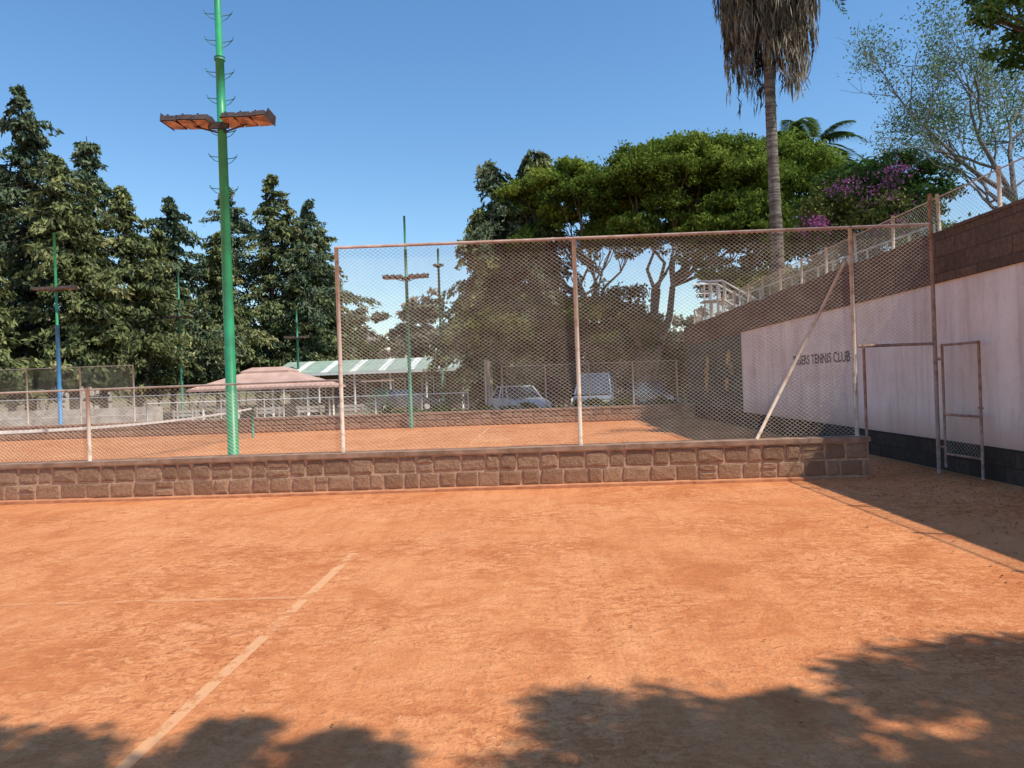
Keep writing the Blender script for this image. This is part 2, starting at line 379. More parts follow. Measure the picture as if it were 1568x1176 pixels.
# ---------------------------------------------------------------- chain link fence
def chain(mb,a,b,z0,z1,sp=.078,k=.72,r=.0026,seg=.18,mi=0):
    a=Vector((a[0],a[1],0)); b=Vector((b[0],b[1],0)); L_=(b-a).length; d=(b-a)/L_; nrm=Vector((-d.y,d.x,0)); H=z1-z0
    def wp(s,z):
        e=min(1,min(s,L_-s)*2,min(z,H-z)*2)
        s2=s+e*(.02*math.sin(2.1*z+1.3*s)+.01*math.sin(7*s+3*z)); z2=z+e*(.018*math.sin(1.9*s+2*z)+.008*math.sin(9*z+4*s))
        o=.03*math.sin(1.1*s+2*z)*e+.012*math.sin(5*s-3*z)*e
        return a+d*s2+nrm*o+Vector((0,0,z0+z2))
    c=-H/k+sp
    while c<L_:
        s0=max(0,c); s1=min(L_,c+H/k)
        if s1-s0>.02:
            n=max(1,int((s1-s0)/seg))
            ss=[s0+(s1-s0)*i/n for i in range(n+1)]
            mb.tube([wp(q,k*(q-c)) for q in ss],r,3,mi,False)
            mb.tube([wp(q,H-k*(q-c)) for q in ss],r,3,mi,False)
        c+=sp
def pipe(mb,a,b,r,n=8,mi=0): mb.tube([a,b],r,n,mi)
YF=11.16
E=empty('chain_link_fence')
p=MB()
for x in (-3.0,.615,4.72): pipe(p,(x,YF,.55),(x,YF,3.72),.032)
pipe(p,(3.23,YF-.04,.6),(4.62,YF-.04,3.2),.024)
p.build('posts',['post'],E)
p=MB(); pipe(p,(-3.03,YF,3.72),(5.92,YF,3.70),.024); p.build('top_rail',['rail'],E)
p=MB()
chain(p,(-3,YF+.035),(4.75,YF+.035),.62,3.70); chain(p,(4.78,YF+.035),(5.9,YF+.035),1.96,3.68)
p.build('wire_mesh',['wire'],E)
p=MB()
for x in (-3.0,.615,4.72):
    for zz in (.8,1.3,1.9,2.5,3.1,3.5): p.tube([(x-.036,YF+.03,zz),(x,YF-.036,zz+.01),(x+.036,YF+.03,zz)],.004,4)
p.build('tie_wires',['wire'],E)
E=empty('low_chain_link_fence')
p=MB()
for x in (-17.5,-14.0,-10.5,-6.95): pipe(p,(x,YF,.55),(x,YF,1.72),.03)
pipe(p,(-17.5,YF,1.66),(-3.03,YF,1.70),.016)
p.build('posts_and_rail',['post'],E)
p=MB(); chain(p,(-17.5,YF+.03),(-3.03,YF+.03),.62,1.66); p.build('wire_mesh',['wire'],E)
# gate
E=empty('fence_gate')
p=MB(); pipe(p,(5.9,YF,0),(5.9,YF,4.15),.03); pipe(p,(4.78,YF,1.93),(5.88,YF,1.93),.022); pipe(p,(4.86,YF,0.0),(4.86,YF,1.9),.022)
A=Vector((5.97,YF-.06,0)); B=Vector((6.02,10.28,0))
for zz in (.30,.88,1.9): pipe(p,A+Vector((0,0,zz)),B+Vector((0,0,zz)),.018)
pipe(p,A+Vector((0,0,.1)),A+Vector((0,0,1.92)),.02); pipe(p,B+Vector((0,0,.02)),B+Vector((0,0,1.92)),.02)
for zz in (.4,1.7): pipe(p,(5.9,YF,zz),A+Vector((0,0,zz)),.022)
pipe(p,(6.02,10.22,1.0),(6.02,10.34,1.0),.012)
p.build('frame',['rust'],E)
p=MB(); chain(p,A,B,.32,1.88,r=.0017); p.build('wire_mesh',['wire'],E)

# ---------------------------------------------------------------- right retaining wall
XW=6.2; Y0,Y1=-12,31
E=empty('retaining_wall')
w=MB(); w.box(XW-.03,XW+.35,Y0,Y1,0,.46); w.build('stone_base',['dblock'],E)
w=MB(); w.box(XW,XW+.35,Y0,22.6,.46,2.87); w.build('plastered_face',['plaster'],E)
w=MB(); w.box(XW,XW+.35,22.6,Y1,.46,2.87); w.build('mural_panel',['mgreen'],E)
w=MB(); w.box(XW-.045,XW+.35,Y0,Y1,2.87,3.60)
yy=Y0
while yy<Y1:
    ye=min(yy+random.uniform(.5,1.1),Y1); w.box(XW-.05-random.uniform(0,.02),XW+.38,yy+.004,ye-.004,3.601,3.635+random.uniform(-.015,.02)); yy=ye
w.build('upper_blocks',['block'],E)
w=MB()
for cy,cz,s in ((24.2,1.75,.55),(27.6,1.7,.6)):
    for k in range(3):
        pts=[]
        oy=cy+random.uniform(-.5,.5); oz=cz+(k-1)*.42
        for a in range(10):
            t=2*math.pi*a/10; rr=s*random.uniform(.25,.75); pts.append((XW-.004-.001*k,oy-rr*math.cos(t),oz+rr*.8*math.sin(t)))
        w.poly(pts[::-1])
w.build('mural_figures',['myellow'],E)
fc=bpy.data.curves.new('lettering','FONT'); fc.body='TIGERS TENNIS CLUB'; fc.size=.30; fc.extrude=.002; fc.offset=.006; fc.space_character=1.05
tmp=bpy.data.objects.new('tmp',fc); COL.objects.link(tmp); bpy.context.view_layer.update()
me=bpy.data.meshes.new_from_object(tmp.evaluated_get(bpy.context.evaluated_depsgraph_get()))
bpy.data.objects.remove(tmp)
xs=[v.co.x for v in me.vertices]; wd=max(xs)-min(xs); sc=3.25/wd
me.transform(Matrix.Diagonal((sc,1.0,1,1)))
me.materials.clear(); me.materials.append(M['text'])
o=bpy.data.objects.new('lettering',me); COL.objects.link(o); o.parent=E
o.matrix_world=Matrix(((0,0,-1,XW-.006),(-1,0,0,18.1),(0,1,0,1.77),(0,0,0,1)))
E=empty('wall_top_fence')
p=MB(); y=2.7
ys=[]
while y<Y1: ys.append(y); y+=1.5
for y in ys:
    pipe(p,(XW+.12,y,3.6),(XW+.12+random.uniform(-.03,.03),y+random.uniform(-.05,.05),4.27),.028)
pipe(p,(XW+.12,ys[0],4.22),(XW+.12,ys[-1],4.22),.012)
p.build('posts',['post'],E)
p=MB(); chain(p,(XW+.13,ys[0]),(XW+.13,ys[-1]),3.66,4.2,.09,.72,.0024,.3); p.build('wire_mesh',['wire'],E)

w=MB()
w.box(XW+.36,90,-12,31,0.01,3.35); w.box(11,95,31.01,90,0.01,3.0); w.build('terrace',['grass'])

E=empty('metal_staircase'); p=MB()
sx,sy,sz=6.95,27.6,3.3
for i in range(6):
    p.box(sx+i*.26,sx+i*.26+.25,sy-.4,sy+.4,sz+1.0-i*.18,sz+1.05-i*.18)
for yy in (-.42,.42):
    p.tube([(sx-.1,sy+yy,sz+1.05),(sx+1.6,sy+yy,sz+.0)],.045,6)
    pipe(p,(sx-.1,sy+yy,sz+1.75),(sx+1.6,sy+yy,sz+.7),.034)
    for i in range(4): pipe(p,(sx+i*.5,sy+yy,sz+.95-i*.31),(sx+i*.5,sy+yy,sz+1.7-i*.31),.026)
    pipe(p,(sx-.1,sy+yy,sz+1.75),(sx-1.0,sy+yy,sz+1.75),.034); pipe(p,(sx-.1,sy+yy,sz+1.4),(sx-.95,sy+yy,sz+1.4),.02)
    for xx in (-.1,-.5,-.95): pipe(p,(sx+xx*.6,sy+yy,sz if xx>-.9 else sz),(sx+xx*.6 if xx>-.9 else sx-.57,sy+yy,sz+1.75),.03)
p.box(sx-.75,sx-.02,sy-.42,sy+.42,sz+1.02,sz+1.07)
p.build('steps_and_handrails',['white'],E)
E=empty('white_railing'); p=MB()
for i in range(14):
    pipe(p,(7.5+i*.05,27-i*.9,3.3),(7.5+i*.05,27-i*.9,4.5),.028)
for zz in (3.75,4.1,4.48): pipe(p,(7.5,27,zz),(8.15,15.3,zz),.022)
p.build('rails',['white'],E)
E=empty('garden_hut'); p=MB(); p.box(14.5,17.5,21.5,24,3.3,5.0); p.build('walls',['concrete'],E)
p=MB(); p.poly([(14.2,21.2,5.0),(17.8,21.2,5.0),(17.8,22.8,5.6),(14.2,22.8,5.6)]); p.poly([(17.8,24.3,5.0),(14.2,24.3,5.0),(14.2,22.8,5.6),(17.8,22.8,5.6)]); p.build('roof',['roofred'],E)
p=MB(); p.box(15,15.9,21.46,21.49,3.9,4.6); p.box(16.4,17,21.46,21.49,3.32,4.7); p.build('window_and_door',['window'],E)

# ---------------------------------------------------------------- light poles
def light_pole(x,y,H,zl,r=.085,n=3,paint='green',low=None,detail=False,arm=.85):
    E=empty('floodlight_pole'); p=MB()
    if low:
        pipe(p,(x,y,0),(x,y,H*.55),r*.9,10,1); pipe(p,(x,y,H*.55),(x,y,H),r*.6,10,0)
    else:
        p.tube([(x,y,0),(x,y,zl*.98)],[r,r*.78],14); p.tube([(x,y,zl*.98),(x,y,zl+1.05)],[r*.78,r*.74],14)
        p.tube([(x,y,zl+1.05),(x,y,H)],[r*.6,r*.55],12)
    p.build('pole',[paint,low or paint],E)
    if detail:
        p=MB(); pipe(p,(x,y,zl+1.03),(x,y,zl+1.08),r*.95,14); pipe(p,(x,y,.004),(x,y,.03),r*1.9,14)
        zz=zl-1.1; i=0
        while zz<H-1:
            for sgn in (-1,1):
                z2=zz+(.0 if sgn>0 else .04)
                rr=r*.7
                p.tube([(x+sgn*rr*.8,y,z2),(x+sgn*(rr+.10),y,z2+.01),(x+sgn*(rr+.16),y,z2+.03),(x+sgn*(rr+.17),y,z2+.07)],.007,5)
                p.tube([(x+sgn*rr*.8,y,z2-.09),(x+sgn*(rr+.08),y,z2-.05),(x+sgn*(rr+.16),y,z2+.03)],.006,5)
            zz+=.43 if i%2 else .52; i+=1
        p.build('climbing_rungs',['dgreen'],E)
    p=MB(); q=MB()
    pipe(p,(x-arm,y-.02,zl+.01),(x+arm,y-.02,zl+.01),.024,8)
    p.box(x-.16,x+.16,y-.15,y-r,zl-.12,zl-.02)
    for sgn in (-1,1):
        pipe(p,(x+sgn*.05,y-.05,zl-.16),(x+sgn*arm*.55,y-.05,zl-.03),.014,6)
        for k in range(n):
            cx=x+sgn*(arm*.12+arm*.86*(k+.5)/n); w2=arm*.86/n*.52
            Mx=Matrix.Translation((cx,y-.06-.004*k,zl+.003*k))@Matrix.Rotation(math.radians(-1+random.uniform(-2,2)),4,'X')@Matrix.Rotation(math.radians(-4*sgn*(1 if k==n-1 else .2)),4,'Y')
            top=[(-w2*.75,-.24,.055),(w2*.75,-.24,.055),(w2*.9,-.05,.08),(w2*.75,.10,.065),(-w2*.75,.10,.065),(-w2*.9,-.05,.08)]
            bot=[(-w2*.85,-.31,-.045),(w2*.85,-.31,-.045),(w2,-.08,-.045),(w2*.85,.15,-.04),(-w2*.85,.15,-.04),(-w2,-.08,-.045)]
            T=[Mx@Vector(v) for v in top]; Bv=[Mx@Vector(v) for v in bot]
            p.poly(T)
            for i in range(6): p.poly([Bv[i],Bv[(i+1)%6],T[(i+1)%6],T[i]])
            q.poly([Mx@Vector((v[0]*.93,v[1]*.94,v[2]-.006)) for v in bot][::-1])
            p.box(-.035,.035,-.04,.08,.07,.11,0,Mx)
            pipe(p,Mx@Vector((0,.0,.1)),Mx@Vector((0,.0,.135)),.03,8)
            pipe(p,Mx@Vector((-w2*.4,-.2,.05)),Mx@Vector((-w2*.4,-.2,.085)),.015,6)
        e=x+sgn*arm*.985
        p.poly([(e,y-.38,zl-.05),(e,y+.12,zl-.05),(e+sgn*.03,y+.08,zl+.10),(e+sgn*.03,y-.28,zl+.12)])
    p.build('floodlight_housings',['lampdark'],E); q.build('reflectors',['lampglass'],E)
    return E
light_pole(-4.99,11.85,10.5,5.95,.092,3,detail=True)
light_pole(-19.6,29.6,8.4,6.1,.09,2,low='blue')
light_pole(-21.7,44.3,9.3,6.35,.10,2,paint='dgreen')
light_pole(-17.0,52,7.6,5.4,.1,2,paint='dgreen')
light_pole(-4.87,28.0,8.1,5.75,.075,3,paint='dgreen')
light_pole(-5.8,44.8,9.1,8.9,.09,1,paint='dgreen',arm=.3)
light_pole(-3.9,47,7.0,6.0,.07,1,paint='dgreen',arm=.3)

# ---------------------------------------------------------------- net on the next court
E=empty('tennis_net'); p=MB(); q=MB(); t=MB()
XN=-9.9
for y in (12.4,25.2):
    p.tube([(XN,y,0),(XN,y,1.1)],.045,10); pipe(p,(XN-.05,y,1.1),(XN+.05,y,1.1),.02)
p.build('net_posts',['dgreen'],E)
for i in range(16):
    ya=12.4+12.8*i/16; yb=12.4+12.8*(i+1)/16
    f=lambda y: 1.05-.14*(1-((y-18.8)/6.4)**2)
    t.poly([(XN,ya,f(ya)-.06),(XN,yb,f(yb)-.06),(XN,yb,f(yb)),(XN,ya,f(ya))])
t.build('net_tape',['white'],E)
chain(q,(XN,12.4),(XN,25.2),.05,.93,.09,1,.002,.3); q.build('net_mesh',['netdark'],E)

# ---------------------------------------------------------------- second stone wall + far fences
E=empty('low_stone_wall')
w=MB(); w.box(-40,5.9,28.2,28.5,0,.5); w.build('mortar_core',['coping'],E)
w=MB(); stone_face(w,-30,5.9,.02,.5,28.2,2,.4); w.build('stones',['stone'],E)
w=MB(); w.box(-40,5.9,28.15,28.55,.501,.57); w.build('coping',['coping'],E)
def far_fence(a,b,z0,z1,sp=3,post='post',sw=.14,rail=.02):
    E=empty('chain_link_fence'); p=MB()
    a=Vector((*a,0)); b=Vector((*b,0)); L_=(b-a).length; n=max(1,round(L_/sp))
    for i in range(n+1):
        q=a.lerp(b,i/n); pipe(p,q+Vector((0,0,0)),q+Vector((0,0,z1)),.035,6)
    pipe(p,a+Vector((0,0,z1)),b+Vector((0,0,z1)),rail,6); 
    p.build('posts_and_rails',[post],E)
    p=MB(); chain(p,a,b,z0,z1,sw,.75,.0028,.5); p.build('wire_mesh',['farwire'],E)
far_fence((-40,30.5),(-17,30.5),.4,2.9,2.4)
far_fence((-17,31.5),(-3,31.5),.4,1.25,2,'white')
far_fence((-1.5,31),(5.8,31),.3,2.3,1.8,'farwire',.18,.012)
far_fence((-2.2,31),(-2.2,42),.3,2.6,2.4,'post',.18)
far_fence((-34,36),(-12,38),0,1.6,2.2,'white')
E=empty('concrete_bleachers'); p=MB()
for k in range(3): p.box(-27,-17.5,32+k*.6,32.6+k*.6-.003,0,.42+k*.33)
p.build('steps',['concrete'],E)
for i in range(5):
    E=empty('park_bench'); p=MB(); bx=-16.6+i*1.9
    for k in range(3): p.box(bx,bx+1.3,32.4+k*.13,32.5+k*.13,.42,.46)
    for k in range(2): p.box(bx,bx+1.3,32.80,32.83,.6+k*.16,.72+k*.16)
    for xx in (bx+.1,bx+1.12): p.box(xx,xx+.07,32.42,32.48,0,.42); p.box(xx,xx+.07,32.74,32.795,0,.9)
    p.build('seat_back_and_legs',['concrete'],E)
# ---------------------------------------------------------------- gazebo
E=empty('gazebo'); cx,cy=-15.9,43.5; p=MB(); hw=3.75
def hip(mb,cx,cy,hx,hy,ze,zt,tx,ty,mi=0,th=.12):
    b=[(cx-hx,cy-hy,ze),(cx+hx,cy-hy,ze),(cx+hx,cy+hy,ze),(cx-hx,cy+hy,ze)]
    t=[(cx-tx,cy-ty,zt),(cx+tx,cy-ty,zt),(cx+tx,cy+ty,zt),(cx-tx,cy+ty,zt)]
    lo=[(x,y,z-th) for x,y,z in b]
    for i in range(4):
        j=(i+1)%4; mb.poly([b[i],b[j],t[j],t[i]],mi); mb.poly([lo[i],lo[j],b[j],b[i]],mi)
    mb.poly(t,mi); mb.poly(lo[::-1],mi)
hip(p,cx,cy,hw,2.9,1.85,2.75,1.3,.9); hip(p,cx,cy,1.4,1.0,2.82,3.05,.9,.5); p.build('roof',['roofred'],E)
p=MB()
for sx in (-3.0,-1,1,3.0):
    for sy in (-2.5,2.5): pipe(p,(cx+sx,cy+sy,0),(cx+sx,cy+sy,1.75),.07,8)
p.build('columns',['white'],E)
p=MB(); p.box(cx-3,cx+3,cy+2.3,cy+2.45,0,.8); p.box(cx-1.2,cx+1.4,cy-1,cy+.5,0,.75); p.build('counter',['shade'],E)
# ---------------------------------------------------------------- club house
E=empty('club_house'); p=MB(); x0,x1=-18.5,4.5; n=46; ya=50.5; ym=54.5; yb_=58
for i in range(n):
    xa=x0+(x1-x0)*i/n; xb=x0+(x1-x0)*(i+1)/n; mi=0 if i%4<3 else 1
    if i>30: mi=1 if i%5 else 0
    p.poly([(xa,ya,2.8),(xb,ya,2.8),(xb,ym,3.75),(xa,ym,3.75)],mi); p.poly([(xb,yb_,2.8),(xa,yb_,2.8),(xa,ym,3.75),(xb,ym,3.75)],mi)
    p.poly([(xa,ya,2.6),(xb,ya,2.6),(xb,ya,2.79),(xa,ya,2.79)],1)
p.build('roof',['tin','tinw'],E)
p=MB(); p.box(x0+.5,x1-.5,53,57.5,0,2.7); p.box(x0+.5,x1-.5,51.3,51.42,0,.7); p.build('walls',['shade'],E)
p=MB()
for i in range(9): pipe(p,(x0+.8+i*2.5,50.8,0),(x0+.8+i*2.5,50.8,2.65),.07,8)
p.build('veranda_posts',['white'],E)
p=MB()
for i in range(7): p.box(x0+1.5+i*2.9,x0+3.1+i*2.9,52.95,52.99,1.0,2.2)
p.build('windows',['window'],E)
p=MB()
for i in range(7):
    a,b=x0+1.5+i*2.9,x0+3.1+i*2.9
    p.box(a-.08,a-.002,52.93,52.97,.95,2.25); p.box(b+.002,b+.08,52.93,52.97,.95,2.25); p.box(a,b,52.93,52.97,2.202,2.28); p.box((a+b)/2-.03,(a+b)/2+.03,52.92,52.945,1.0,2.2)
p.build('window_frames',['white'],E)
E=empty('apartment_block'); p=MB(); p.box(-30,-26.4,120,130,0,10.5); p.box(-75,-66,100,112,0,14); p.build('walls',['concrete'],E)
p=MB()
for fl in range(4):
    for i in range(3): p.box(-29.5+i*1.1,-28.9+i*1.1,119.9,119.97,1.0+fl*2.4,2.3+fl*2.4)
    for i in range(6): p.box(-74.5+i*1.5,-73.6+i*1.5,99.9,99.97,1.5+fl*3,3+fl*3)
p.build('windows',['window'],E)
# ---------------------------------------------------------------- vehicles
def car(cx,cy,ang,paint,L_=4.2,Hh=1.45,Wd=1.7,van=False):
    E=empty('parked_van' if van else 'parked_car'); Mx=Matrix.Translation((cx,cy,0))@Matrix.Rotation(ang,4,'Z')
    if van: prof=[(-.5,.3),(-.5,.95),(-.47,1.0),(-.40,1.0),(.30,1.0),(.42,.9),(.5,.78),(.5,.3)]; gh=[(-.48,.98),(-.46,1.85),(.22,1.88),(.40,.98)]
    else: prof=[(-.5,.32),(-.49,.78),(-.44,.9),(-.2,.92),(.2,.92),(.40,.82),(.49,.68),(.5,.32)]; gh=[(-.38,.90),(-.24,1.40),(.06,1.43),(.24,.90)]
    b=MB()
    def ext(pr,hw_b,hw_t,mi):
        zs=[q[1] for q in pr]; zmin,zmax=min(zs),max(zs)
        def wv(z): return hw_b+(hw_t-hw_b)*(z-zmin)/(zmax-zmin)
        l=[Mx@Vector((q[0]*L_,-wv(q[1]),q[1])) for q in pr]; r=[Mx@Vector((q[0]*L_,wv(q[1]),q[1])) for q in pr]
        b.poly(l,mi); b.poly(r[::-1],mi)
        for i in range(len(pr)):
            j=(i+1)%len(pr); b.poly([l[i],r[i],r[j],l[j]],mi)
    ext(prof,Wd/2,Wd/2*.95,0); ext(gh,Wd/2*.93,Wd/2*.74,1)
    top=max(q[1] for q in gh); a0,a1=gh[1][0]*L_,gh[2][0]*L_
    b.box(a0-.02,a1+.02,-Wd*.375,Wd*.375,top-.02,top+.035,0,Mx)
    for fx in (0,.5,1):   # roof pillars
        for sy in (-1,1):
            xb=(gh[0][0]+(gh[3][0]-gh[0][0])*fx)*L_; xt=(gh[1][0]+(gh[2][0]-gh[1][0])*fx)*L_
            b.tube([Mx@Vector((xb,sy*Wd/2*.94,gh[0][1])),Mx@Vector((xt,sy*Wd/2*.76,top))],.04,5,0)
    for sx in (-.31,.31):
        for sy in (-1,1):
            b.tube([Mx@Vector((sx*L_,sy*(Wd/2-.2),.32)),Mx@Vector((sx*L_,sy*(Wd/2+.01),.32))],.32,14,2)
            b.tube([Mx@Vector((sx*L_,sy*(Wd/2+.0),.32)),Mx@Vector((sx*L_,sy*(Wd/2+.02),.32))],.18,10,3)
    for sy in (-.6,.6): b.box(.495*L_,.505*L_,sy-.15,sy+.15,.6,.72,3,Mx)
    b.build('body',[paint,'glass','black','white'],E)
car(-.95,33.9,math.radians(-70),'carw'); car(2.7,34.2,math.radians(-100),'carb',4.6,van=True); car(4.9,34.0,math.radians(-85),'card')
car(-8.5,47.5,math.radians(8),'card')
E=empty('umpire_chair'); p=MB(); ux,uy=-7.2,33
for a in (-.45,.45):
    for c in (-.4,.4): pipe(p,(ux+a*1.2,uy+c*1.3,0),(ux+a*.7,uy+c*.8,1.3),.03)
p.box(ux-.4,ux+.4,uy-.35,uy+.35,1.15,1.2); p.box(ux-.4,ux+.4,uy+.3,uy+.35,1.2,1.6)
for k in range(3): pipe(p,(ux-.45,uy-.5+k*.04,.3+k*.3),(ux+.45,uy-.5+k*.04,.3+k*.3),.02)
for a in (-.35,.35): pipe(p,(ux+a,uy+.3,1.2),(ux+a,uy+.3,1.9),.02)
p.build('frame',['dgreen'],E); p=MB(); p.box(ux-.65,ux+.65,uy-.5,uy+.5,1.87,1.93); p.build('canopy',['roofred'],E)

# ---------------------------------------------------------------- trees
for (x,y,z1,R,mt,tp) in [(-31,44,20.9,5.8,'cyb',2),(-35.5,46,19,5.8,'cy',1),(-27.0,42,15.8,5.2,'cy',2),(-28.2,47,18.6,5.4,'cyb',1),(-24.4,44,14.4,5,'cy',2),
        (-24.6,49,15.0,4.8,'cyb',2),(-22.4,51,12.8,4.6,'cy',1),(-24.0,58,18.2,5.4,'cyb',2),(-20.9,58,18.9,6,'cy',2),(-18.6,59,17.0,5.2,'cyb',2),(-17.3,61,15.0,4,'cy',1),
        (-33.5,40,12.5,4.4,'cy',1),(-38,52,18,5,'cyb',1),(-30,39,9.5,3.6,'cy',1)]:
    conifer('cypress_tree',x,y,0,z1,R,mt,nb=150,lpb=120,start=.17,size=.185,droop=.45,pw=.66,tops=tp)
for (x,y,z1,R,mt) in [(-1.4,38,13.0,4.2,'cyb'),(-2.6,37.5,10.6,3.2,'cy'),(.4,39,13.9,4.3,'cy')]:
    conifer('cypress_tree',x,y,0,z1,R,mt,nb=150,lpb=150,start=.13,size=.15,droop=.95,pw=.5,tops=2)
def cl(cx,cy,cz,rx,ry,rz,n,r,under=0):
    out=[]
    for i in range(n):
        a=i*2.4+random.uniform(-.3,.3); q=math.sqrt((i+.5)/n)
        out.append(((cx+rx*q*math.cos(a),cy+ry*q*math.sin(a),cz+rz*(1-q*q)*1.0+random.uniform(-.35,.35)),(r*random.uniform(.75,1.25),r*random.uniform(.8,1.2),r*.6)))
    for i in range(under):
        a=random.uniform(0,6.28); q=random.uniform(.2,1.0)
        out.append(((cx+rx*q*math.cos(a),cy+ry*q*math.sin(a),cz-random.uniform(.5,2.2)),(r*.8,r*.8,r*.6)))
    return out
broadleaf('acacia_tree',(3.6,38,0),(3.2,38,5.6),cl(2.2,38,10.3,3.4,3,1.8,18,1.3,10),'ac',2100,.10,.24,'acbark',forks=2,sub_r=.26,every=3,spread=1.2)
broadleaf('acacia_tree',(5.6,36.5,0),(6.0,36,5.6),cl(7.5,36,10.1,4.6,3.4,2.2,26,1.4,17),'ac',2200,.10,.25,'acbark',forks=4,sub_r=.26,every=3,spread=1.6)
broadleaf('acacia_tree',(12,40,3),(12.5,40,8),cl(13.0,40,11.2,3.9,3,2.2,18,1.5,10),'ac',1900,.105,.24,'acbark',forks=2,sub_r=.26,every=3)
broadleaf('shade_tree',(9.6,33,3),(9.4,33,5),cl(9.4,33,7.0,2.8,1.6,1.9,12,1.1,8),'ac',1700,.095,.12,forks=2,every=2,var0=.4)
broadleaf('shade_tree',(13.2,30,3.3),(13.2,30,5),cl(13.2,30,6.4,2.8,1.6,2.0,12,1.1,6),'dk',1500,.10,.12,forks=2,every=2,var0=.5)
it=[]
for i in range(42):
    x=-3.2+i*.26; it.append(((x,random.uniform(37.0,41),random.uniform(1.3,5.6)*(1 if x<5 else .85)),(random.uniform(1.0,1.7),1.2,random.uniform(1.0,1.6))))
for i in range(14):
    x=-2.5+i*.6; it.append(((x,random.uniform(34.5,36.5),random.uniform(3.2,4.8)),(random.uniform(.8,1.3),1.0,random.uniform(.7,1.1))))
bush_mass('thicket',it,'bush',1350,.105,var0=.36)
it=[((x,random.uniform(29.2,30.2),random.uniform(.2,.6)),(.7,.5,.4)) for x in np.arange(-6,5.5,.9)]
bush_mass('hedge',it,'dk',600,.07,var0=.4)
it=[((x,random.uniform(62,66),random.uniform(2,6)),(2.2,1.5,2)) for x in np.arange(-60,-16,1.5)]
bush_mass('undergrowth',it,'dk',700,.25,var0=.3)
it=[((7.9,20,5.6),(.8,.8,.7)),((8.5,20.4,6.0),(.9,.8,.8)),((8.1,21.5,4.9),(.9,.8,.8)),((9.2,19.9,5.5),(.8,.8,.8)),((9.5,21,6.2),(.8,.8,.8)),((9.0,21,4.7),(1,.8,.8))]
E=bush_mass('bougainvillea',it,'bush',1900,.06,3.3,.5)
L=Leaves()
for c,r,k in (((7.4,19.6,5.35),(.3,.4,.3),240),((8.3,19.7,6.35),(.45,.5,.35),170),((8.9,19.4,5.9),(.6,.4,.5),120),((9.8,20.4,6.8),(.6,.4,.3),260),((9.4,19.6,5.2),(.5,.5,.4),90),((10.1,20.6,5.9),(.5,.4,.5),100)): blob(L,c,r,k,.045,sub_r=.6,subs=18)
L.build('flowers','flower',E)
broadleaf('shade_tree',(10.3,22,3.3),(10.3,22,5.2),cl(10.3,22,5.9,1.9,1.5,1.5,13,.85,5),'dk',2100,.07,.12,forks=2,var0=.45,every=2)
it=[((x,random.uniform(15,26),random.uniform(3.9,5.0)),(1.2,1,.8)) for x in np.arange(10.5,22,.8)]
it+=[((random.uniform(8.4,9.8),random.uniform(22,30),random.uniform(3.7,4.8)),(.9,1,.8)) for _ in range(12)]
bush_mass('terrace_shrubs',it,'bush',1200,.095,3.3,.5)
def bare_tree(name,base,H,spread,mat,leafn,seed,first=(-.1,0,1),r0=.12):
    random.seed(seed); E=empty(name); t=MB(); L=Leaves(); tips=[]
    def grow(p,d,ln,r,lv):
        pts=[p];rs=[r]; q=p.copy(); dd=d.copy()
        for i in range(4):
            dd=(dd+Vector((random.gauss(0,.18),random.gauss(0,.18),random.gauss(.03,.1)))).normalized(); q=q+dd*ln/4; pts.append(q.copy()); rs.append(r*(1-.1*(i+1)))
        t.tube(pts,rs,5 if lv<3 else 3,cap=False)
        if lv>=3: tips.append(q)
        if lv>=5: return
        for k in range(3):
            nd=(dd+Vector((random.gauss(0,.55),random.gauss(0,.55),random.gauss(.12,.3)))*spread).normalized()
            grow(pts[random.choice((2,3,4,4))],nd,ln*random.uniform(.66,.86),r*.54,lv+1)
    grow(Vector(base),Vector(first),H*.27,r0,0)
    T=np.array([list(q) for q in tips]); hot=rng.choice(len(T),max(20,len(T)//4),replace=False)
    k=hot[rng.integers(0,len(hot),leafn)]; P=T[k]+rng.normal(0,.20,(leafn,3))
    A=rdir(leafn)*.045; B=np.cross(A,rdir(leafn))*.5
    L.add(P,A,B,rng.uniform(.1,1,leafn)); t.build('branches',['pbark'],E); L.build('foliage',mat,E); random.seed(seed+50)
bare_tree('jacaranda_tree',(11.3,18,3.2),8.6,.95,'bare',9000,3)
bare_tree('jacaranda_tree',(13.2,19,3.2),10.2,.95,'bare',9000,11,(-.15,0,1),.14)
broadleaf('shade_tree',(11.6,12.5,3.3),(10.9,12.6,6.6),[((8.35,13.2,7.6),(.45,.8,.4)),((8.5,13,8.4),(.9,1,.6)),((7.9,13.6,8.75),(.5,.6,.35)),((8.9,13,6.9),(.5,.6,.4)),((9.8,12.6,8.5),(1.2,1,1)),((9.5,13,7.5),(.9,.8,.5)),((8.1,13.3,7.95),(.4,.5,.3)),((8.6,13.4,7.2),(.35,.5,.3))],'dk',2300,.06,.14,sub_r=.38)
